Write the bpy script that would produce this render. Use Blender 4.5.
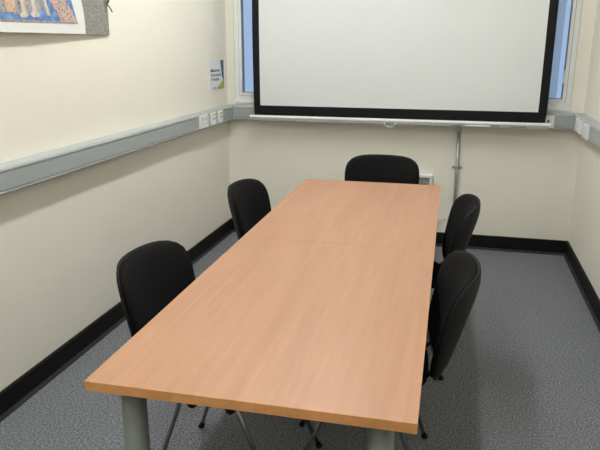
import bpy, bmesh, math, random
from mathutils import Vector, Matrix
random.seed(4)
for o in list(bpy.data.objects): bpy.data.objects.remove(o)
S = bpy.context.scene
COL = S.collection
R = math.radians

# ------------------------------------------------------------ camera
cam_d = bpy.data.cameras.new('camera'); cam = bpy.data.objects.new('camera', cam_d); COL.objects.link(cam)
cam_d.sensor_fit = 'HORIZONTAL'; cam_d.sensor_width = 36.0
cam_d.lens = 642.5151 / 600 * 36.0
cam_d.clip_start = 0.02
_y, _p, _r = R(13.6825), R(15.7996), R(0.1365)
_F = Vector((-math.sin(_y) * math.cos(_p), math.cos(_y) * math.cos(_p), -math.sin(_p)))
_R = Vector((math.cos(_y), math.sin(_y), 0)); _U = _R.cross(_F)
_R2 = _R * math.cos(_r) + _U * math.sin(_r); _U2 = -_R * math.sin(_r) + _U * math.cos(_r)
M4 = Matrix((_R2, _U2, -_F)).transposed().to_4x4(); M4.translation = Vector((1.7915, -4.9157, 1.5216))
cam.matrix_world = M4
S.camera = cam

# ------------------------------------------------------------ world, lights, exposure
W = bpy.data.worlds.new('sky'); S.world = W; W.use_nodes = True
nt = W.node_tree
bg = nt.nodes['Background']
bg.inputs[0].default_value = (0.36, 0.50, 0.74, 1); bg.inputs[1].default_value = 1.0
S.view_settings.view_transform = 'Standard'; S.view_settings.look = 'None'
S.view_settings.gamma = 1.0; S.view_settings.use_curve_mapping = False
S.view_settings.exposure = 0.09

ROOM_W, ROOM_NEAR, ROOM_H = 2.6512, -5.7, 3.0
LIGHT_E = 41.0
LIGHT_SPOTS = [(1.03, -1.60), (1.03, -4.1)]

# ------------------------------------------------------------ materials
MATS = {}
def mat(name, col, rough=0.5, metal=0.0, spec=0.5, noise=None, bump=None, emit=None):
    if name in MATS: return MATS[name]
    m = bpy.data.materials.new(name); m.use_nodes = True
    n = m.node_tree.nodes; l = m.node_tree.links; b = n['Principled BSDF']
    b.inputs['Base Color'].default_value = (*col, 1); b.inputs['Roughness'].default_value = rough
    b.inputs['Metallic'].default_value = metal; b.inputs['Specular IOR Level'].default_value = spec
    tc = n.new('ShaderNodeTexCoord')
    if noise:
        sc, amt = noise[0], noise[1]
        t = n.new('ShaderNodeTexNoise'); t.inputs['Scale'].default_value = sc; t.inputs['Detail'].default_value = 4
        l.new(tc.outputs['Object'], t.inputs['Vector'])
        cr = n.new('ShaderNodeValToRGB')
        cr.color_ramp.elements[0].position = 0.3; cr.color_ramp.elements[1].position = 0.7
        cr.color_ramp.elements[0].color = (*[c * (1 - amt) for c in col], 1)
        cr.color_ramp.elements[1].color = (*[min(1, c * (1 + amt)) for c in col], 1)
        l.new(t.outputs['Fac'], cr.inputs[0]); l.new(cr.outputs[0], b.inputs['Base Color'])
    if bump:
        t = n.new('ShaderNodeTexNoise'); t.inputs['Scale'].default_value = bump[0]; t.inputs['Detail'].default_value = 3
        l.new(tc.outputs['Object'], t.inputs['Vector'])
        bp = n.new('ShaderNodeBump'); bp.inputs['Strength'].default_value = bump[1]; bp.inputs['Distance'].default_value = bump[2]
        l.new(t.outputs['Fac'], bp.inputs['Height']); l.new(bp.outputs[0], b.inputs['Normal'])
    if emit:
        b.inputs['Emission Color'].default_value = (*emit[0], 1); b.inputs['Emission Strength'].default_value = emit[1]
    MATS[name] = m
    return m

WALL = mat('cream_paint', (0.85, 0.805, 0.70), 0.55, noise=(3.0, 0.012), bump=(220, 0.06, 0.002))
CEIL = mat('ceiling_tile', (0.86, 0.85, 0.83), 0.9, bump=(90, 0.3, 0.003))
TRUNK = mat('grey_trunking_plastic', (0.40, 0.425, 0.42), 0.42, noise=(5, 0.01))
TRUNK2 = mat('grey_trunking_lid', (0.365, 0.39, 0.39), 0.40, noise=(5, 0.01))
WHITEP = mat('white_plastic', (0.80, 0.80, 0.79), 0.35, noise=(30, 0.01))
UPVC = mat('white_window_plastic', (0.88, 0.88, 0.87), 0.4, noise=(10, 0.01))
GASKET = mat('grey_gasket', (0.28, 0.30, 0.33), 0.6, noise=(40, 0.05))
SKIRT = mat('black_skirting', (0.0075, 0.0072, 0.007), 0.6, spec=0.15, noise=(20, 0.1))
SKIRT2 = mat('charcoal_skirting_toe', (0.024, 0.024, 0.025), 0.6, spec=0.2, noise=(20, 0.1))
FABRIC = mat('black_fabric', (0.0085, 0.008, 0.0085), 0.97, spec=0.10, noise=(350, 0.25), bump=(900, 0.5, 0.001))
BLACKP = mat('black_plastic', (0.0065, 0.0062, 0.0062), 0.65, spec=0.22, noise=(300, 0.1), bump=(500, 0.2, 0.0005))
CHROME = mat('chrome', (0.42, 0.42, 0.41), 0.22, metal=1.0, noise=(12, 0.05))
GALV = mat('galvanised_steel', (0.42, 0.42, 0.41), 0.4, metal=0.8, noise=(25, 0.15))
SILVER = mat('silver_grey_leg_paint', (0.20, 0.225, 0.225), 0.42, metal=0.35, noise=(15, 0.03))
SCRW = mat('screen_white', (0.73, 0.745, 0.745), 0.85, spec=0.2, noise=(2, 0.01))
SCRB = mat('screen_black_border', (0.010, 0.010, 0.012), 0.7, spec=0.15, noise=(30, 0.1))
ALU = mat('pale_aluminium', (0.88, 0.88, 0.86), 0.35, noise=(20, 0.02))
GREYA = mat('grey_aluminium', (0.40, 0.40, 0.39), 0.4, metal=0.4, noise=(20, 0.03))
DARKG = mat('dark_grey_mark', (0.12, 0.12, 0.12), 0.6, noise=(50, 0.1))
YEL = mat('yellow_label', (0.62, 0.58, 0.10), 0.6, noise=(50, 0.05))
INK = mat('black_ink', (0.03, 0.03, 0.035), 0.7, noise=(50, 0.1))
PAPER = mat('white_paper', (0.80, 0.80, 0.84), 0.6, noise=(15, 0.01))
NAVY = mat('slate_blue_ink', (0.055, 0.12, 0.19), 0.6, noise=(20, 0.1))
GREEN = mat('lime_green_ink', (0.33, 0.42, 0.05), 0.6, noise=(20, 0.1))
HEATG = mat('grey_heater_panel', (0.27, 0.27, 0.26), 0.5, noise=(20, 0.05))
LAMP = mat('light_diffuser', (0.9, 0.9, 0.9), 0.6, noise=(4, 0.01), emit=((0.93, 0.98, 0.985), LIGHT_E))
OUTG = mat('outside_grey_render', (0.60, 0.61, 0.58), 0.9, noise=(1, 0.05))

def carpet_mat():
    m = bpy.data.materials.new('grey_loop_carpet'); m.use_nodes = True
    n = m.node_tree.nodes; l = m.node_tree.links; b = n['Principled BSDF']
    tc = n.new('ShaderNodeTexCoord')
    a = n.new('ShaderNodeTexNoise'); a.inputs['Scale'].default_value = 115; a.inputs['Detail'].default_value = 5; a.inputs['Roughness'].default_value = 0.75
    l.new(tc.outputs['Object'], a.inputs['Vector'])
    cr = n.new('ShaderNodeValToRGB'); e = cr.color_ramp.elements
    e[0].position = 0.34; e[0].color = (0.070, 0.072, 0.080, 1)
    e[1].position = 0.66; e[1].color = (0.36, 0.365, 0.385, 1)
    x = e.new(0.5); x.color = (0.165, 0.169, 0.181, 1)
    l.new(a.outputs['Fac'], cr.inputs[0])
    c = n.new('ShaderNodeTexNoise'); c.inputs['Scale'].default_value = 3; c.inputs['Detail'].default_value = 3
    l.new(tc.outputs['Object'], c.inputs['Vector'])
    mr = n.new('ShaderNodeMapRange'); mr.inputs[3].default_value = 0.92; mr.inputs[4].default_value = 1.08
    l.new(c.outputs['Fac'], mr.inputs[0])
    mx = n.new('ShaderNodeMix'); mx.data_type = 'RGBA'; mx.blend_type = 'MULTIPLY'; mx.inputs[0].default_value = 1
    l.new(cr.outputs[0], mx.inputs[6]); l.new(mr.outputs[0], mx.inputs[7])
    l.new(mx.outputs[2], b.inputs['Base Color'])
    b.inputs['Roughness'].default_value = 0.95; b.inputs['Specular IOR Level'].default_value = 0.15
    bp = n.new('ShaderNodeBump'); bp.inputs['Strength'].default_value = 0.5; bp.inputs['Distance'].default_value = 0.004
    l.new(a.outputs['Fac'], bp.inputs['Height']); l.new(bp.outputs[0], b.inputs['Normal'])
    return m
CARPET = carpet_mat()

def wood_mat(name, c0, c1, c2, rough):
    m = bpy.data.materials.new(name); m.use_nodes = True
    n = m.node_tree.nodes; l = m.node_tree.links; b = n['Principled BSDF']
    tc = n.new('ShaderNodeTexCoord')
    oi = n.new('ShaderNodeObjectInfo')
    ad = n.new('ShaderNodeVectorMath'); ad.operation = 'ADD'
    l.new(tc.outputs['Object'], ad.inputs[0]); l.new(oi.outputs['Location'], ad.inputs[1])
    mp = n.new('ShaderNodeMapping'); mp.inputs['Scale'].default_value = (60, 2.4, 60); mp.inputs['Rotation'].default_value = (0, 0, R(3))
    l.new(ad.outputs[0], mp.inputs['Vector'])
    a = n.new('ShaderNodeTexNoise'); a.inputs['Scale'].default_value = 1.0; a.inputs['Detail'].default_value = 6; a.inputs['Distortion'].default_value = 0.6
    l.new(mp.outputs[0], a.inputs['Vector'])
    mp2 = n.new('ShaderNodeMapping'); mp2.inputs['Scale'].default_value = (7, 0.9, 7)
    l.new(ad.outputs[0], mp2.inputs['Vector'])
    a2 = n.new('ShaderNodeTexNoise'); a2.inputs['Scale'].default_value = 1.0; a2.inputs['Detail'].default_value = 3; a2.inputs['Distortion'].default_value = 1.2
    l.new(mp2.outputs[0], a2.inputs['Vector'])
    mx = n.new('ShaderNodeMath'); mx.operation = 'ADD'; l.new(a.outputs['Fac'], mx.inputs[0]); l.new(a2.outputs['Fac'], mx.inputs[1])
    hf = n.new('ShaderNodeMath'); hf.operation = 'MULTIPLY'; hf.inputs[1].default_value = 0.5; l.new(mx.outputs[0], hf.inputs[0])
    cr = n.new('ShaderNodeValToRGB'); e = cr.color_ramp.elements
    e[0].position = 0.35; e[0].color = (*c0, 1); e[1].position = 0.65; e[1].color = (*c2, 1)
    x = e.new(0.5); x.color = (*c1, 1)
    l.new(hf.outputs[0], cr.inputs[0]); l.new(cr.outputs[0], b.inputs['Base Color'])
    b.inputs['Roughness'].default_value = rough; b.inputs['Specular IOR Level'].default_value = 0.45
    return m
BEECH = wood_mat('beech_laminate', (0.412, 0.208, 0.116), (0.447, 0.232, 0.132), (0.48, 0.256, 0.149), 0.42)
EDGE = wood_mat('beech_edge_band', (0.55, 0.255, 0.085), (0.62, 0.295, 0.105), (0.68, 0.33, 0.125), 0.5)

def glass_mat():
    m = bpy.data.materials.new('window_glass'); m.use_nodes = True
    n = m.node_tree.nodes; l = m.node_tree.links; n.remove(n['Principled BSDF'])
    t = n.new('ShaderNodeBsdfTransparent'); t.inputs[0].default_value = (0.93, 0.95, 0.97, 1)
    g = n.new('ShaderNodeBsdfGlossy'); g.inputs['Roughness'].default_value = 0.03
    f = n.new('ShaderNodeFresnel'); f.inputs[0].default_value = 1.45
    mx = n.new('ShaderNodeMixShader')
    l.new(f.outputs[0], mx.inputs[0]); l.new(t.outputs[0], mx.inputs[1]); l.new(g.outputs[0], mx.inputs[2])
    l.new(mx.outputs[0], n['Material Output'].inputs[0])
    return m
GLASS = glass_mat()

def mottle_mat(name, cols, scale, kind='noise', rough=0.6):
    m = bpy.data.materials.new(name); m.use_nodes = True
    n = m.node_tree.nodes; l = m.node_tree.links; b = n['Principled BSDF']
    tc = n.new('ShaderNodeTexCoord')
    if kind == 'noise':
        t = n.new('ShaderNodeTexNoise'); t.inputs['Detail'].default_value = 4; out = t.outputs['Fac']
    else:
        t = n.new('ShaderNodeTexVoronoi'); out = t.outputs['Distance']
    t.inputs['Scale'].default_value = scale
    l.new(tc.outputs['Object'], t.inputs['Vector'])
    cr = n.new('ShaderNodeValToRGB'); e = cr.color_ramp.elements
    k = len(cols)
    e[0].position = 0.32 if kind == 'noise' else 0.05; e[0].color = (*cols[0], 1)
    e[1].position = 0.68 if kind == 'noise' else 0.6; e[1].color = (*cols[-1], 1)
    for i in range(1, k - 1):
        x = e.new(e[0].position + (0.36 if kind == 'noise' else 0.55) * i / (k - 1)); x.color = (*cols[i], 1)
    l.new(out, cr.inputs[0]); l.new(cr.outputs[0], b.inputs['Base Color'])
    b.inputs['Roughness'].default_value = rough
    return m
BROCADE = mottle_mat('grey_patterned_cloth', [(0.08, 0.075, 0.07), (0.17, 0.16, 0.148), (0.30, 0.285, 0.26)], 150, 'voronoi', 0.8)
MATW = mat('white_mount', (0.74, 0.74, 0.71), 0.6, noise=(10, 0.01))
PBLUE = mottle_mat('painted_blue', [(0.07, 0.14, 0.34), (0.11, 0.22, 0.46), (0.22, 0.33, 0.55)], 30)
PDRAPE = mottle_mat('painted_pink_mottle', [(0.10, 0.07, 0.16), (0.42, 0.27, 0.22), (0.62, 0.48, 0.40), (0.18, 0.12, 0.18)], 75)
PSCENE = mottle_mat('painted_crowd', [(0.08, 0.10, 0.15), (0.33, 0.28, 0.24), (0.22, 0.27, 0.36), (0.52, 0.38, 0.24), (0.14, 0.17, 0.26)], 34)
PTAN = mottle_mat('painted_tan', [(0.48, 0.30, 0.18), (0.62, 0.45, 0.30), (0.52, 0.34, 0.22)], 40)
PSHOE = mottle_mat('painted_pale_shoe', [(0.50, 0.42, 0.34), (0.68, 0.62, 0.55)], 50)
PHEM = mottle_mat('painted_hem', [(0.20, 0.12, 0.16), (0.55, 0.42, 0.44)], 90)

# ------------------------------------------------------------ mesh helpers
def link(name, bm, m, parent=None, smooth=False, bevel=0, seg=2):
    me = bpy.data.meshes.new(name); bmesh.ops.recalc_face_normals(bm, faces=bm.faces[:]); bm.to_mesh(me); bm.free()
    if isinstance(m, (list, tuple)):
        for k in m: me.materials.append(k)
    else: me.materials.append(m)
    o = bpy.data.objects.new(name, me); COL.objects.link(o)
    if parent: o.parent = parent
    if smooth:
        for p in me.polygons: p.use_smooth = True
    if bevel:
        md = o.modifiers.new('bevel', 'BEVEL'); md.width = bevel; md.segments = seg; md.limit_method = 'ANGLE'; md.angle_limit = R(40)
        for p in me.polygons: p.use_smooth = True
        md2 = o.modifiers.new('wn', 'WEIGHTED_NORMAL')
    return o
def box(bm, x0, x1, y0, y1, z0, z1):
    v = [bm.verts.new((x, y, z)) for x in (x0, x1) for y in (y0, y1) for z in (z0, z1)]
    for f in ((0, 1, 3, 2), (4, 6, 7, 5), (0, 4, 5, 1), (2, 3, 7, 6), (0, 2, 6, 4), (1, 5, 7, 3)):
        bm.faces.new([v[i] for i in f])
    return v
def nb(): return bmesh.new()
def prism(bm, prof, axis, a, b):
    """extrude a 2D profile along x or y"""
    def P(u, w, t): return (t, u, w) if axis == 'x' else (u, t, w)
    A = [bm.verts.new(P(u, w, a)) for u, w in prof]; B = [bm.verts.new(P(u, w, b)) for u, w in prof]
    n = len(prof)
    for i in range(n): bm.faces.new((A[i], A[(i + 1) % n], B[(i + 1) % n], B[i]))
    bm.faces.new(A); bm.faces.new(B[::-1])
def tube(bm, pts, r, seg=14, flat=1.0, cap=True):
    """round or oval tube through points"""
    pts = [Vector(p) for p in pts]; rings = []
    ref = None
    for i, p in enumerate(pts):
        d = (pts[min(i + 1, len(pts) - 1)] - pts[max(i - 1, 0)]).normalized()
        if ref is None:
            ref = Vector((0, 1, 0)) if abs(d.y) < 0.9 else Vector((1, 0, 0))
        u = (ref - d * ref.dot(d)).normalized(); ref = u
        w = d.cross(u)
        rr = r[i] if isinstance(r, (list, tuple)) else r
        rings.append([bm.verts.new(p + u * math.cos(2 * math.pi * k / seg) * rr + w * math.sin(2 * math.pi * k / seg) * rr * flat) for k in range(seg)])
    for a, b in zip(rings, rings[1:]):
        for k in range(seg): bm.faces.new((a[k], a[(k + 1) % seg], b[(k + 1) % seg], b[k]))
    if cap: bm.faces.new(rings[0][::-1]); bm.faces.new(rings[-1])
def arc_pts(pts, n=8):
    """Catmull-Rom through points"""
    P = [Vector(p) for p in pts]; out = []
    for i in range(len(P) - 1):
        p0, p1, p2, p3 = P[max(i - 1, 0)], P[i], P[i + 1], P[min(i + 2, len(P) - 1)]
        for k in range(n):
            t = k / n
            out.append(0.5 * ((2 * p1) + (p2 - p0) * t + (2 * p0 - 5 * p1 + 4 * p2 - p3) * t * t + (3 * p1 - p0 - 3 * p2 + p3) * t ** 3))
    out.append(P[-1]); return out
def thing(name, label, cat, loc=(0, 0, 0), rz=0, group=None):
    o = bpy.data.objects.new(name, None); COL.objects.link(o); o.empty_display_size = 0.1
    o.location = loc; o.rotation_euler = (0, 0, rz); o['label'] = label; o['category'] = cat
    if group: o['group'] = group
    return o
def tag(o, label, cat, group=None):
    o['label'] = label; o['category'] = cat
    if group: o['group'] = group
    return o
def struct(o): o['kind'] = 'structure'; return o
def copy_tree(o, parent=None):
    c = o.copy(); COL.objects.link(c); c.parent = parent
    for ch in [x for x in bpy.data.objects if x.parent == o]: copy_tree(ch, c)
    return c

# ------------------------------------------------------------ room shell
X1, YN, H = ROOM_W, ROOM_NEAR, ROOM_H
T = 0.2
WX0, WX1, WZ0, WZ1 = 0.062, 2.560, 1.062, 2.55
bm = nb(); box(bm, -T, X1 + T, YN - T, T, -0.1, 0); struct(link('floor', bm, CARPET))
bm = nb(); box(bm, -T, X1 + T, YN - T, T, H, H + 0.1); struct(link('ceiling', bm, CEIL))
bm = nb(); box(bm, -T, 0, YN - T, T, 0, H); struct(link('wall_left', bm, WALL))
bm = nb(); box(bm, X1, X1 + T, YN - T, T, 0, H); struct(link('wall_right', bm, WALL))
bm = nb(); box(bm, 0, X1, YN - T, YN, 0, H); struct(link('wall_near', bm, WALL))
bm = nb()
box(bm, 0, X1, 0, T, 0, WZ0); box(bm, 0, X1, 0, T, WZ1, H)
box(bm, 0, WX0, 0, T, WZ0, WZ1); box(bm, WX1, X1, 0, T, WZ0, WZ1)
struct(link('wall_back', bm, WALL))

# skirting: tall face with a small sloped toe
bt = 0.0133
prof = [(0, 0), (0, 0.110), (bt * 0.6, 0.110), (bt, 0.105), (bt, 0.016), (bt, 0)]
toe = [(bt, 0), (bt, 0.016), (bt + 0.004, 0.014), (bt + 0.014, 0.003), (bt + 0.014, 0)]
def skirting(name, mapf, axis, a, b):
    bm = nb(); prism(bm, [mapf(u, w) for u, w in prof], axis, a, b); o = struct(link(name, bm, SKIRT))
    bm = nb(); prism(bm, [mapf(u, w) for u, w in toe], axis, a, b); link('skirting_toe', bm, SKIRT2, o)
skirting('baseboard_left', lambda u, w: (u, w), 'y', YN, 0)
skirting('baseboard_right', lambda u, w: (X1 - u, w), 'y', YN, 0)
skirting('baseboard_back', lambda u, w: (-u, w), 'x', bt, X1 - bt)
skirting('baseboard_near', lambda u, w: (YN + u, w), 'x', bt, X1 - bt)

# ------------------------------------------------------------ window in the back wall
FY0, FY1 = 0.012, 0.075
win = bpy.data.objects.new('window_1', None); COL.objects.link(win); struct(win)
bm = nb()
fw = 0.038
box(bm, WX0, WX0 + fw, FY0, FY1, WZ0 + .03, WZ1); box(bm, WX1 - fw, WX1, FY0, FY1, WZ0 + .03, WZ1)
box(bm, WX0 + fw, WX1 - fw, FY0, FY1, WZ0 + .03, WZ0 + .06); box(bm, WX0 + fw, WX1 - fw, FY0, FY1, WZ1 - fw, WZ1)
for mx in (0.90, 1.70): box(bm, mx - 0.03, mx + 0.03, FY0, FY1, WZ0 + .06, WZ1 - fw)
link('window_frame', bm, UPVC, win, bevel=0.003)
bm = nb(); box(bm, WX0, WX1, -0.012, FY1, WZ0, WZ0 + 0.03); link('window_sill', bm, UPVC, win, bevel=0.006)
bays = [(WX0 + fw, 0.87), (0.93, 1.67), (1.73, WX1 - fw)]
for i, (a, b) in enumerate(bays):
    z0, z1 = WZ0 + .06, WZ1 - fw
    s = 0.022 if i != 1 else 0.012
    bm = nb(); ya, yb = FY0 - 0.008, FY0 + 0.045
    box(bm, a, a + s, ya, yb, z0, z1); box(bm, b - s, b, ya, yb, z0, z1)
    box(bm, a + s, b - s, ya, yb, z0, z0 + s); box(bm, a + s, b - s, ya, yb, z1 - s, z1)
    sash = link('window_sash', bm, UPVC, win, bevel=0.003)
    for q in (a - .0015, b + .0015):
        bm = nb(); box(bm, q - .0018, q + .0018, FY0 - .0012, FY0 + .01, z0, z1); link('seal', bm, GASKET, sash)
    bm = nb(); g = 0.004
    a2, b2, z2, z3 = a + s, b - s, z0 + s, z1 - s
    box(bm, a2, a2 + g, ya + .008, yb, z2, z3); box(bm, b2 - g, b2, ya + .008, yb, z2, z3)
    box(bm, a2 + g, b2 - g, ya + .008, yb, z2, z2 + g); box(bm, a2 + g, b2 - g, ya + .008, yb, z3 - g, z3)
    link('gasket', bm, GASKET, sash)
    bm = nb(); box(bm, a2 + .002, b2 - .002, FY0 + .02, FY0 + .026, z2 + .002, z3 - .002); link('pane', bm, GLASS, sash)
for hx, hz in ((2.494, 1.30), (0.120, 1.20)):
    bm = nb(); box(bm, hx - 0.007, hx + 0.007, FY0 - 0.030, FY0 - 0.008, hz - .045, hz + .045)
    link('window_catch', bm, WHITEP, win, bevel=0.004)
# grey wall outdoors
bm = nb(); box(bm, 0.45, 3.27, 6.0, 6.4, -1.0, 5.0)
box(bm, 0.40, 3.32, 5.95, 6.45, 5.0, 5.12)
tag(link('outside_wall', bm, OUTG), 'grey wall outdoors seen through the right-hand end of the window', 'wall')

# ------------------------------------------------------------ dado trunking
ZB, ZT, D = 0.9377, 1.0497, 0.0702
def trunk(name, label, mp, axis, a, b):
    t = thing(name, label, 'cable trunking', (0, 0, 0))
    body = [(.0004, ZB), (.0004, ZT), (D - .012, ZT), (D - .004, ZT - .003), (D, ZT - .010), (D, ZT - .017), (D - .007, ZT - .019), (D - .007, ZB + .019), (D, ZB + .017), (D, ZB + .010), (D - .004, ZB + .003), (D - .012, ZB)]
    bm = nb(); prism(bm, [mp(u, w) for u, w in body], axis, a, b); link('trunking_body', bm, TRUNK, t)
    bm = nb(); prism(bm, [mp(u, w) for u, w in [(D - .0068, ZB + .0215), (D - .0068, ZT - .0215), (D - .0005, ZT - .0225), (D - .0005, ZB + .0225)]], axis, a, b)
    link('trunking_lid', bm, TRUNK2, t)
    return t
tl = trunk('cable_trunking', 'long grey dado trunking along the left wall', lambda u, w: (u, w), 'y', YN, -D)
tr = trunk('cable_trunking', 'grey dado trunking along the right wall', lambda u, w: (X1 - u, w), 'y', YN, -D)
tb = trunk('cable_trunking', 'grey dado trunking across the back wall under the window', lambda u, w: (-u, w), 'x', 0, X1)
bm = nb(); box(bm, D - .0005, D + .0008, -2.87, -2.784, 0.9515, 0.9550); link('white_strip', bm, WHITEP, tl)
bm = nb(); box(bm, D - .002, D + 0.0012, -0.092, -D + .001, ZB + .002, ZT - .002); link('corner_piece', bm, TRUNK, tl)
bm = nb(); box(bm, X1 - D - .0012, X1 - D + .002, -0.092, -D + .001, ZB + .002, ZT - .002); link('corner_piece', bm, TRUNK, tr)
bm = nb(); box(bm, D + .002, D + .016, -D - .0012, -D + .002, ZB + .002, ZT - .002); link('corner_piece', bm, TRUNK, tb)
bm = nb(); box(bm, X1 - D - .016, X1 - D - .002, -D - .0012, -D + .002, ZB + .002, ZT - .002); link('corner_piece', bm, TRUNK, tb)

# plates: local frame x = along wall, y = out of wall (towards -y local), z up
def plate(name, label, cat, loc, rz, w, h, kind, group=None, d=0.012):
    t = thing(name, label, cat, loc, rz, group)
    bm = nb(); box(bm, -w / 2, w / 2, -d, 0.003, -h / 2, h / 2); link('face_plate', bm, WHITEP, t, bevel=0.003)
    if kind == 'double':
        for sx in (-.035, .035):
            for q in ((-.004, .004, .010, .022), (-.014, -.008, -.014, -.010), (.008, .014, -.014, -.010)):
                bm = nb(); box(bm, sx + q[0], sx + q[1], -d - .0004, -d, q[2], q[3]); link('socket_hole', bm, DARKG, t)
            bm = nb(); box(bm, sx - .006, sx + .006, -d - .004, -d, .024, .036); link('rocker_switch', bm, WHITEP, t, bevel=.001)
    if kind == 'data':
        bm = nb(); box(bm, -w * .22, w * .36, -d - .0006, -d, h * .24, h * .40); link('yellow_label', bm, YEL, t)
        bm = nb(); box(bm, -w * .16, w * .0, -d - .0008, -d, -h * .08, h * .05); link('port', bm, DARKG, t)
        bm = nb(); box(bm, w * .10, w * .30, -d - .0008, -d, -h * .06, h * .05); link('shutter', bm, HEATG, t)
    if kind == 'spur':
        bm = nb(); box(bm, -.003, .011, -d - .002, -d, -.008, .012); link('switch', bm, DARKG, t)
    return t
zc = (ZB + ZT) / 2 + .002
# left wall faces +x: rotate so that local -y -> +x : rz = 90deg
LW, RW = R(90), R(-90)
plate('double_socket', 'white double socket on left trunking, left of two yellow-labelled plates', 'socket', (D, -0.705, zc), LW, 0.150, 0.088, 'double')
plate('data_outlet', 'white yellow-labelled outlet plate on left trunking, next to the double socket', 'outlet', (D, -0.522, zc), LW, 0.092, 0.088, 'data', 'outlet plates on the left trunking')
plate('data_outlet', 'white yellow-labelled outlet plate on left trunking, nearest the back corner', 'outlet', (D, -0.378, zc), LW, 0.086, 0.088, 'data', 'outlet plates on the left trunking')
plate('outlet_plate', 'narrow white plate on right trunking, nearest the back corner', 'outlet', (X1 - D, -0.245, zc - .002), RW, 0.082, 0.088, 'plain', 'white plates on the right trunking')
plate('outlet_plate', 'narrow white plate on right trunking, between a corner plate and the double socket', 'outlet', (X1 - D, -0.385, zc - .002), RW, 0.086, 0.088, 'plain', 'white plates on the right trunking')
plate('double_socket', 'white double socket on the right wall trunking', 'socket', (X1 - D, -0.575, zc - .002), RW, 0.150, 0.088, 'double')
plate('fused_spur', 'white plate with dark switch on back trunking by the screen corner', 'outlet', (2.408, -D, zc - .002), 0, 0.086, 0.086, 'spur')

# conduit on the back wall
t = thing('metal_conduit', 'galvanised vertical conduit running down the back wall from the trunking', 'pipe', (1.808, -0.020, 0.0))
bm = nb(); tube(bm, [(0.004, 0, 0.1105), (0.002, 0, .5), (-.003, 0, ZB - .0005)], 0.0125, 16); link('pipe', bm, GALV, t, smooth=True)
for z in (0.628, 0.24):
    bm = nb(); tube(bm, [(0.001, 0, z - .009), (0.001, 0, z + .009)], 0.0155, 16)
    box(bm, -.034, .036, .010, .0195, z - .009, z + .009); link('saddle_clip', bm, GALV, t, bevel=.001)
    for sx in (-.027, .029):
        bm = nb(); tube(bm, [(sx, .002, z), (sx, .0105, z)], .006, 10); link('screw', bm, GREYA, t)
bm = nb(); tube(bm, [(-.003, 0, ZB - .045), (-.003, 0, ZB - .001)], 0.016, 16); link('coupler', bm, GALV, t, smooth=False)

# white framed heater behind the far chair
t = thing('wall_heater', 'white-framed box with grey recessed panel low on back wall behind far chair', 'heater', (1.412, 0, 0.16))
hw, hh, hd = 0.226, 0.405, 0.05
bm = nb()
f = 0.024
box(bm, -hw, hw, -hd, 0, hh - f, hh); box(bm, -hw, hw, -hd, 0, 0, f)
box(bm, -hw, -hw + f, -hd, 0, f, hh - f); box(bm, hw - f, hw, -hd, 0, f, hh - f)
link('casing', bm, WHITEP, t, bevel=.006, seg=3)
bm = nb(); box(bm, -hw + f, hw - f, -hd + .018, -.001, f, hh - f); link('front_panel', bm, HEATG, t)
bm = nb()
for k in range(12): box(bm, -hw + f + .01, hw - f - .03, -hd + .013, -hd + .018, .05 + k * .025, .060 + k * .025)
link('grille', bm, DARKG, t)
bm = nb(); tube(bm, arc_pts([(1.6315, -.012, .19), (1.66, -.012, .186), (1.70, -.010, .208), (1.75, -.010, .232), (1.789, -.010, .238), (1.7905, -.008, .118)], 8), .0035, 8)
tag(link('power_cable', bm, WHITEP, smooth=True), 'thin white cable running along the wall behind the far right chair', 'cable')

# ------------------------------------------------------------ projector screen
SY = -0.13
t = thing('projector_screen', 'pull-down white projector screen with black border in front of the window', 'projector screen', (1.325, SY, 0))
cx = 1.325
sx0, sx1, sz0, sz1 = 0.258 - cx, 2.391 - cx, 0.990, 2.82
ix0, ix1, iz0, iz1 = 0.310 - cx, 2.333 - cx, 1.062, 2.72
def edge_in(x, z):   # the lower corners of the cloth pull inwards a little
    k = max(0.0, 1 - (z - 0.99) / 0.12) ** 2 * 0.007
    return x + k * (1 if x < 0 else -1) * (abs(x) / sx1)
def ripple(x, z):
    e = max(0.0, (abs(x) - 0.90) / 0.167)
    return 0.004 * e * e * math.sin(z * 7.0) - 0.004 * e
def sheet(bm, x0, x1, z0, z1, off, nx, nz, thick):
    fr, bk = [], []
    for i in range(nx + 1):
        for j in range(nz + 1):
            x = x0 + (x1 - x0) * i / nx; z = z0 + (z1 - z0) * j / nz
            q = ripple(x, z)
            fr.append(bm.verts.new((edge_in(x, z), q - off, z))); bk.append(bm.verts.new((edge_in(x, z), q - off + thick, z)))
    N = nz + 1
    for i in range(nx):
        for j in range(nz):
            a = i * N + j
            bm.faces.new((fr[a], fr[a + N], fr[a + N + 1], fr[a + 1])); bm.faces.new((bk[a], bk[a + 1], bk[a + N + 1], bk[a + N]))
    rim = [j for j in range(N)] + [i * N + nz for i in range(1, nx + 1)] + [nx * N + j for j in range(nz - 1, -1, -1)] + [i * N for i in range(nx - 1, 0, -1)]
    for a, b in zip(rim, rim[1:] + rim[:1]): bm.faces.new((fr[a], fr[b], bk[b], bk[a]))
bm = nb(); sheet(bm, ix0, ix1, iz0, iz1, 0.0, 40, 24, 0.0012); link('white_fabric', bm, SCRW, t, smooth=False)
bm = nb()
sheet(bm, sx0, ix0, sz0, sz1, 0.0004, 4, 26, 0.0020); sheet(bm, ix1, sx1, sz0, sz1, 0.0004, 4, 26, 0.0020)
sheet(bm, ix0, ix1, sz0, iz0, 0.0004, 40, 3, 0.0020); sheet(bm, ix0, ix1, iz1, sz1, 0.0004, 40, 3, 0.0020)
link('black_border', bm, SCRB, t)
bm = nb(); tube(bm, [(-1.098, 0, .976), (1.098, 0, .976)], .0115, 16); link('hem_tube', bm, ALU, t, smooth=False, bevel=.002)
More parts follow.
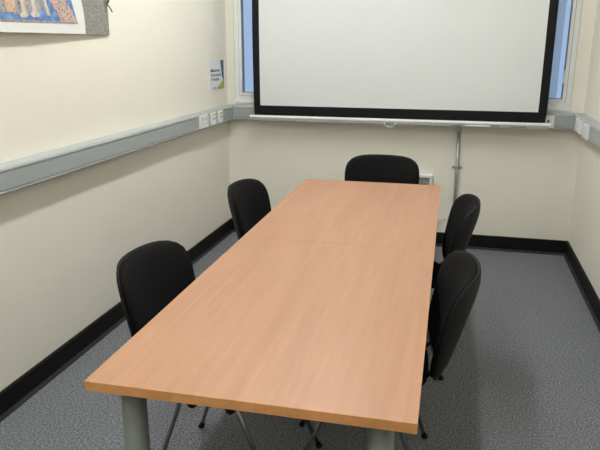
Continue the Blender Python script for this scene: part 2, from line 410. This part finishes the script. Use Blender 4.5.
bm = nb(); box(bm, -1.090, 1.086, -.008, .008, .947, .968); bar = link('hem_bar', bm, GREYA, t, bevel=.002)
for a, b in ((0.43, 0.50), (0.70, 0.76), (0.83, 0.94), (-0.05, 0.03)):
    bm = nb(); box(bm, a, b, -.0086, -.008, .954, .960); link('bar_mark', bm, DARKG, bar)
bm = nb(); box(bm, 0.52, 0.69, -.0085, -.008, .953, .961); link('bar_label', bm, ALU, bar)
hp = []
for k in range(17):
    a = math.pi * k / 16
    hp.append((-0.018 - math.cos(a) * .041, -.014, .962 - math.sin(a) * .033))
bm = nb(); tube(bm, hp, .004, 10); link('pull_handle', bm, WHITEP, t, smooth=True)
bm = nb(); prism(bm, [(-.045, 2.80), (-.05, 2.82), (-.05, 2.90), (-.035, 2.92), (.045, 2.92), (.045, 2.80)], 'x', -1.14, 1.14); link('screen_case', bm, WHITEP, t)
for sx in (-1.0, 1.0):
    bm = nb(); box(bm, sx - .015, sx + .015, -.02, .02, 2.92, H); link('ceiling_bracket', bm, GREYA, t)

# ------------------------------------------------------------ small notice on the left wall
NY0, NY1, NZ0, NZ1 = -0.382, -0.085, 1.183, 1.398
t = thing('wall_notice', 'small white printed notice with blue and green corner on the left wall', 'sign', (0, (NY0 + NY1) / 2, (NZ0 + NZ1) / 2), LW)
w2, h2 = (NY1 - NY0) / 2, (NZ1 - NZ0) / 2
bm = nb(); box(bm, -w2, w2, -.004, -.0005, -h2, h2); link('paper', bm, PAPER, t)
def poly(bm, pts, y, th=.0006):
    A = [bm.verts.new((x, y, z)) for x, z in pts]; B = [bm.verts.new((x, y + th, z)) for x, z in pts]
    bm.faces.new(A); bm.faces.new(B[::-1]); n = len(A)
    for i in range(n): bm.faces.new((A[i], A[(i + 1) % n], B[(i + 1) % n], B[i]))
bm = nb(); poly(bm, [(w2 * .52, h2 * .98), (w2 * .98, h2 * .98), (w2 * .98, -h2 * .50), (w2 * .72, -h2 * .15)], -.0047); link('blue_stripe', bm, NAVY, t)
bm = nb(); poly(bm, [(w2 * -.12, -h2 * .98), (w2 * .98, -h2 * .98), (w2 * .98, -h2 * .40), (w2 * .85, -h2 * .40)], -.0050); link('green_corner', bm, GREEN, t)
def text(s, size, x, z, m, parent, name, y=-.0048):
    c = bpy.data.curves.new(name, 'FONT'); c.body = s; c.size = size; c.extrude = .0002; c.offset = size * .012
    o = bpy.data.objects.new('tmp', c); COL.objects.link(o)
    dg = bpy.context.evaluated_depsgraph_get(); me = bpy.data.meshes.new_from_object(o.evaluated_get(dg))
    bpy.data.objects.remove(o)
    me.materials.clear(); me.materials.append(m)
    q = bpy.data.objects.new(name, me); COL.objects.link(q); q.parent = parent
    q.location = (x, y, z); q.rotation_euler = (R(90), 0, 0); q.scale = (1.12, .74, 1)
    return q
for k, s in enumerate(('Maximum', 'Occupancy', '5 People')):
    text(s, .043, -w2 * .86, h2 * (.22 - k * .30), INK, t, 'lettering')
text('Facilities', .016, -w2 * .62, -h2 * .90, INK, t, 'lettering')

# ------------------------------------------------------------ wall hanging (big picture) on the left wall
t = thing('wall_hanging', 'large unframed picture with white mount and grey patterned side hanging on left wall', 'picture', (0, 0, 0))
PY0, PY1, PZ0, PZ1 = -3.62, -1.778, 1.560, 2.33
def woff(y, z):
    a = min(1.0, max(0.0, (PY1 - y) / 0.7)); b = max(0.0, 1 - (z - PZ0) / 0.5)
    a2 = min(a, min(1.0, max(0.0, (y - PY0) / 0.9)))
    return .010 + .030 * a2 * b
def grid_sheet(bm, inside, y0, y1, z0, z1, ny, nz, off, th):
    """rectangular sheet following the curl of the hanging; inside(y,z) maps grid nodes"""
    F, B = [], []
    for i in range(ny + 1):
        for j in range(nz + 1):
            y = y0 + (y1 - y0) * i / ny; z = z0 + (z1 - z0) * j / nz
            y, z = inside(y, z, i / ny, j / nz)
            x = woff(y, z) + off
            F.append(bm.verts.new((x, y, z))); B.append(bm.verts.new((x - th, y, z)))
    N = nz + 1
    for i in range(ny):
        for j in range(nz):
            a = i * N + j
            bm.faces.new((F[a], F[a + N], F[a + N + 1], F[a + 1])); bm.faces.new((B[a], B[a + 1], B[a + N + 1], B[a + N]))
    rim = [j for j in range(N)] + [i * N + nz for i in range(1, ny + 1)] + [ny * N + j for j in range(nz - 1, -1, -1)] + [i * N for i in range(ny - 1, 0, -1)]
    for a, b in zip(rim, rim[1:] + rim[:1]): bm.faces.new((F[a], F[b], B[b], B[a]))
same = lambda y, z, u, v: (y, z)
bm = nb(); grid_sheet(bm, same, PY0, PY1, PZ0, PZ1, 60, 20, 0, .002); link('patterned_backing', bm, BROCADE, t, smooth=False)
def mat_edge(y, z, u, v):
    k = max(0, min(1, (z - PZ0) / .25))
    e = -2.022 + .012 * math.sin(k * 2.4) - .055 * k * k
    l_ = PY0 + (PY1 - e)
    return (l_ + (e - l_) * u, z)
bm = nb(); grid_sheet(bm, mat_edge, PY0, PY1, PZ0 + .001, PZ1 - .001, 60, 30, .0010, .001); link('white_mount', bm, MATW, t)
def flat(pts, off, name, m, parent):
    bm = nb(); th = .0005
    A = [bm.verts.new((woff(y, z) + off, y, z)) for y, z in pts]; f = bm.faces.new(A)
    bmesh.ops.triangulate(bm, faces=[f])
    bmesh.ops.subdivide_edges(bm, edges=bm.edges[:], cuts=12, use_grid_fill=True)
    for v in bm.verts: v.co.x = woff(v.co.y, v.co.z) + off
    g = bmesh.ops.extrude_face_region(bm, geom=bm.faces[:])
    for v in g['geom']:
        if isinstance(v, bmesh.types.BMVert): v.co.x -= th
    return link(name, bm, m, parent)
pic = flat([(-3.30, 1.606), (-2.086, 1.608), (-2.089, 1.615), (-2.123, 1.711), (-2.20, 1.86), (-2.24, 2.22), (-3.30, 2.22)], .0022, 'picture_sheet', PBLUE, t)
flat([(-3.29, 1.640), (-2.632, 1.636), (-2.572, 1.642), (-2.556, 1.632), (-2.487, 1.631), (-2.471, 1.647), (-2.417, 1.653), (-2.367, 1.664), (-2.347, 1.661), (-2.326, 1.658), (-2.333, 1.698), (-2.42, 1.84), (-2.50, 2.18), (-3.29, 2.18)], .0030, 'painted_crowd', PSCENE, pic)
flat([(-2.304, 1.7), (-2.39, 1.84), (-2.45, 2.17), (-2.29, 2.17), (-2.25, 1.87), (-2.175, 1.708), (-2.126, 1.662), (-2.09, 1.61), (-2.223, 1.609), (-2.254, 1.648)], .0034, 'painted_drape', PDRAPE, pic)
flat([(-3.29, 1.604), (-2.639, 1.602), (-2.086, 1.608), (-2.085, 1.614), (-2.638, 1.609), (-3.29, 1.611)], .0038, 'painted_hem', PHEM, pic)
for pts in ([(-2.606, 1.76), (-2.606, 1.682), (-2.603, 1.637), (-2.585, 1.638), (-2.570, 1.684), (-2.570, 1.77)],
            [(-2.566, 1.77), (-2.566, 1.683), (-2.583, 1.638), (-2.560, 1.639), (-2.540, 1.686), (-2.535, 1.77)]):
    flat(pts, .0038, 'painted_leg', PTAN, pic)
for pts in ([(-2.511, 1.73), (-2.511, 1.672), (-2.51, 1.641), (-2.525, 1.629), (-2.521, 1.62), (-2.482, 1.621), (-2.467, 1.631), (-2.485, 1.642), (-2.492, 1.673), (-2.49, 1.73)],
            [(-2.445, 1.73), (-2.44, 1.676), (-2.438, 1.648), (-2.46, 1.636), (-2.436, 1.623), (-2.395, 1.626), (-2.392, 1.638), (-2.418, 1.649), (-2.419, 1.677), (-2.42, 1.73)],
            [(-2.36, 1.75), (-2.345, 1.687), (-2.337, 1.636), (-2.308, 1.633), (-2.313, 1.65), (-2.327, 1.687), (-2.33, 1.75)]):
    flat(pts, .0040, 'painted_shoe', PSHOE, pic)
bm = nb()
tube(bm, arc_pts([(.022, -1.815, 1.79), (.024, -1.786, 1.745), (.024, -1.803, 1.712), (.024, -1.78, 1.695), (.020, -1.752, 1.674)], 5), .003, 8)
tube(bm, arc_pts([(.024, -1.803, 1.712), (.026, -1.79, 1.728), (.022, -1.775, 1.76)], 5), .004, 8)
link('hanging_cord', bm, INK, t, smooth=True)

# ------------------------------------------------------------ ceiling lights
for i, (lx, ly) in enumerate(LIGHT_SPOTS):
    t = thing('ceiling_light', ['surface-mounted strip light above the far half of table', 'surface-mounted strip light above the near end of the room'][i], 'light', (lx, ly, H), 0, 'ceiling strip lights')
    bm = nb(); box(bm, -.08, .08, -.76, .76, -.03, -.0005); link('housing', bm, WHITEP, t)
    for e in (-1, 1):
        bm = nb(); box(bm, -.075, .075, e * .75 - .008, e * .75 + .008, -.095, -.03); link('end_cap', bm, WHITEP, t, bevel=.003)
    bm = nb(); prism(bm, [(-.07, -.031), (-.07, -.070), (-.05, -.092), (.05, -.092), (.07, -.070), (.07, -.031)], 'y', -.74, .74); link('diffuser', bm, LAMP, t)

# ------------------------------------------------------------ tables
TA = R(0.6674); TW, TL, TH = 0.7999, 2.492, 0.73
TX, TY = 0.9221, -1.1886
def T2W(u, v): return (TX + u * math.cos(TA) + v * math.sin(TA), TY + u * math.sin(TA) - v * math.cos(TA), 0)
def make_table(label, loc):
    t = thing('meeting_table', label, 'table', loc, TA, 'pair of tables pushed end to end')
    hw, hl = TW / 2, TL / 4 - .0002
    bm = nb(); box(bm, -hw + .0012, hw - .0012, -hl + .0012, hl - .0012, TH - .025, TH); top = link('tabletop', bm, BEECH, t)
    bm = nb(); e = .0012
    box(bm, -hw, -hw + e, -hl, hl, TH - .025, TH - .0004); box(bm, hw - e, hw, -hl, hl, TH - .025, TH - .0004)
    box(bm, -hw + e, hw - e, -hl, -hl + e, TH - .025, TH - .0004); box(bm, -hw + e, hw - e, hl - e, hl, TH - .025, TH - .0004)
    link('edge_band', bm, EDGE, top)
    bm = nb(); fx, fy = hw - .085, hl - .08
    for y in (-fy, fy): box(bm, -fx + .03, fx - .03, y - .012, y + .012, TH - .065, TH - .026)
    for x in (-fx, fx): box(bm, x - .012, x + .012, -fy + .03, fy - .03, TH - .065, TH - .026)
    link('under_frame', bm, SILVER, t)
    for x in (-fx, fx):
        for y in (-fy, fy):
            bm = nb(); tube(bm, [(x, y, .012), (x, y, TH - .0255)], .032, 28); lg = link('leg', bm, SILVER, t, smooth=False)
            for p in lg.data.polygons: p.use_smooth = len(p.vertices) == 4
            bm = nb(); tube(bm, [(x, y, .0), (x, y, .012)], .026, 20); link('foot', bm, BLACKP, lg)
    return t
c0 = T2W(TW / 2, TL / 4); c1 = T2W(TW / 2, TL * 3 / 4)
near_t = make_table('beech-topped table with grey legs, the near one of the joined pair', c1)
far_t = copy_tree(near_t); far_t.location = c0
far_t['label'] = 'beech-topped table, the far one of the joined pair, nearer the screen'

# ------------------------------------------------------------ chairs (local +x = forward)
BZ, BH, BWID = 0.639, 0.181, 0.241
def back_outline(a):
    c, s = math.cos(a), math.sin(a)
    n = 4.6 if s > 0 else 4.2
    rr = (abs(c) ** n + abs(s) ** n) ** (-1 / n)
    y, z = rr * c, rr * s
    w = BWID * (1 - 0.07 * max(0, (0.35 - z) / 1.35) ** 1.3)
    return y * w, z * BH
def back_x(y, z):
    v = (z - (BZ - BH)) / (2 * BH)
    mid = -.252 - .111 * v
    return mid + .084 * (abs(y) / BWID) ** 2.1 * (0.55 + 0.45 * v)
def disc(bm, outline, place, rings=9, seg=56, r_out=1.0, y_off=None):
    V = [[bm.verts.new(place(0, 0, 0))]]
    for i in range(1, rings + 1):
        r = (i / rings) ** 0.8 * r_out
        V.append([bm.verts.new(place(*[q * r for q in outline(2 * math.pi * k / seg)], r / r_out)) for k in range(seg)])
    for k in range(seg): bm.faces.new((V[0][0], V[1][k], V[1][(k + 1) % seg]))
    for a, b in zip(V[1:], V[2:]):
        for k in range(seg): bm.faces.new((a[k], b[k], b[(k + 1) % seg], a[(k + 1) % seg]))
    return V[-1]
def bridge(bm, a, b):
    n = len(a)
    for k in range(n): bm.faces.new((a[k], a[(k + 1) % n], b[(k + 1) % n], b[k]))
def seat_outline(a):
    c, s = math.cos(a), math.sin(a); n = 3.4
    rr = (abs(c) ** n + abs(s) ** n) ** (-1 / n)
    x, y = rr * c * .215, rr * s * .232
    y *= 1 - .10 * max(0, -x / .215)
    return x, y
def make_chair(label):
    t = thing('stacking_chair', label, 'chair', (0, 0, 0), 0, 'black padded chairs around the table')
    # shell behind
    bm = nb()
    def shell_b(y, z, r): zz = BZ + z; return (back_x(y, zz) - .020 * (1 - r ** 5), y, zz)
    def shell_f(y, z, r): zz = BZ + z; return (back_x(y, zz) + .006, y, zz)
    a = disc(bm, back_outline, shell_b); b = disc(bm, back_outline, shell_f); bridge(bm, a, b)
    shell = link('back_shell', bm, BLACKP, t, smooth=True)
    bm = nb()
    def pad_b(y, z, r): zz = BZ + z; return (back_x(y, zz) + .007, y, zz)
    def pad_f(y, z, r): zz = BZ + z; return (back_x(y, zz) + .018 + .026 * (1 - r ** 6), y, zz)
    a = disc(bm, back_outline, pad_b, r_out=.955); b = disc(bm, back_outline, pad_f, r_out=.965); bridge(bm, a, b)
    link('backrest', bm, FABRIC, t, smooth=True)
    # seat
    bm = nb()
    drop = lambda x, r: -.022 * max(0, (x - .12) / .095) ** 2
    def s_t(x, y, r): return (x, y, .452 + .030 * (1 - r ** 5) + drop(x, r) - .008 * max(0, 1 - (x * x + y * y) / .02))
    def s_b(x, y, r): return (x, y, .438 + drop(x, r))
    a = disc(bm, seat_outline, s_t); b = disc(bm, seat_outline, s_b); bridge(bm, a, b)
    link('seat', bm, FABRIC, t, smooth=True)
    bm = nb()
    def p_t(x, y, r): return (x, y, .437 + drop(x, r))
    def p_b(x, y, r): return (x, y, .424 + drop(x, r) + .010 * r ** 4)
    a = disc(bm, seat_outline, p_t, r_out=.985); b = disc(bm, seat_outline, p_b, r_out=.985); bridge(bm, a, b)
    link('seat_pan', bm, BLACKP, t, smooth=True)
    # legs
    for sx, fx, tx in ((-1, -.228, -.095), (1, .268, .088)):
        for sy in (-1, 1):
            foot = Vector((fx, sy * .222, .008)); topp = Vector((tx, sy * .196, .405))
            mid = foot.lerp(topp, .93)
            bend = Vector((tx * .75, sy * .178, .419))
            bm = nb(); tube(bm, [foot] + arc_pts([mid, topp, bend, (tx * .3, sy * .150, .4205)], 4), .0105, 14, flat=.72)
            lg = link('leg', bm, CHROME, t, smooth=True)
            d = (topp - foot).normalized()
            bm = nb(); tube(bm, [foot - d * .008, foot + d * .008], [.0135, .0108], 12)
            for v in bm.verts: v.co.z = max(v.co.z, 0.0)
            link('foot_cap', bm, BLACKP, lg)
    for sy in (-1, 1):
        bm = nb(); tube(bm, [(-.13, sy * .150, .4205), (.10, sy * .150, .4205)], .010, 12, flat=.7); link('side_rail', bm, CHROME, t, smooth=True)
    for x in (-.10, .07):
        bm = nb(); tube(bm, [(x, -.150, .4205), (x, .150, .4205)], .0085, 12, flat=.8); link('cross_rail', bm, CHROME, t, smooth=True)
    for x in (-.062, .072):
        for sy in (-1, 1):
            bm = nb(); tube(bm, [(x, sy * .192, .4215), (x, sy * .192, .390), (x, sy * .192, .370), (x, sy * .192, .362)], [.020, .020, .015, .006], 14)
            link('stacking_bumper', bm, BLACKP, t, smooth=True)
    # flat arms that carry the back
    for sy in (-1, 1):
        bm = nb(); tube(bm, arc_pts([(-.12, sy * .110, .420), (-.170, sy * .110, .424), (-.196, sy * .110, .445), (back_x(.11, .50) + .012, sy * .110, .50), (back_x(.11, .58) + .012, sy * .110, .58)], 6), .012, 12, flat=.5)
        link('back_support', bm, BLACKP, t, smooth=True)
    return t
ch = make_chair('black padded chair on the left side, nearest the camera')
spots = [
    ((1.072, -2.985), -2, None),
    ((1.036, -1.82), -2, 'black padded chair on the left side, farther from the camera'),
    ((1.338, -1.085), -90, 'black padded chair at the far end of the table below the screen'),
    ((1.534, -2.85), 184, 'black padded chair on the right side, nearest the camera'),
    ((1.555, -1.91), 183, 'black padded chair on the right side, farther from the camera'),
]
for (x, y), a, lab in spots:
    c = ch if lab is None else copy_tree(ch)
    c.location = (x, y, 0); c.rotation_euler = (0, 0, R(a))
    if lab: c['label'] = lab
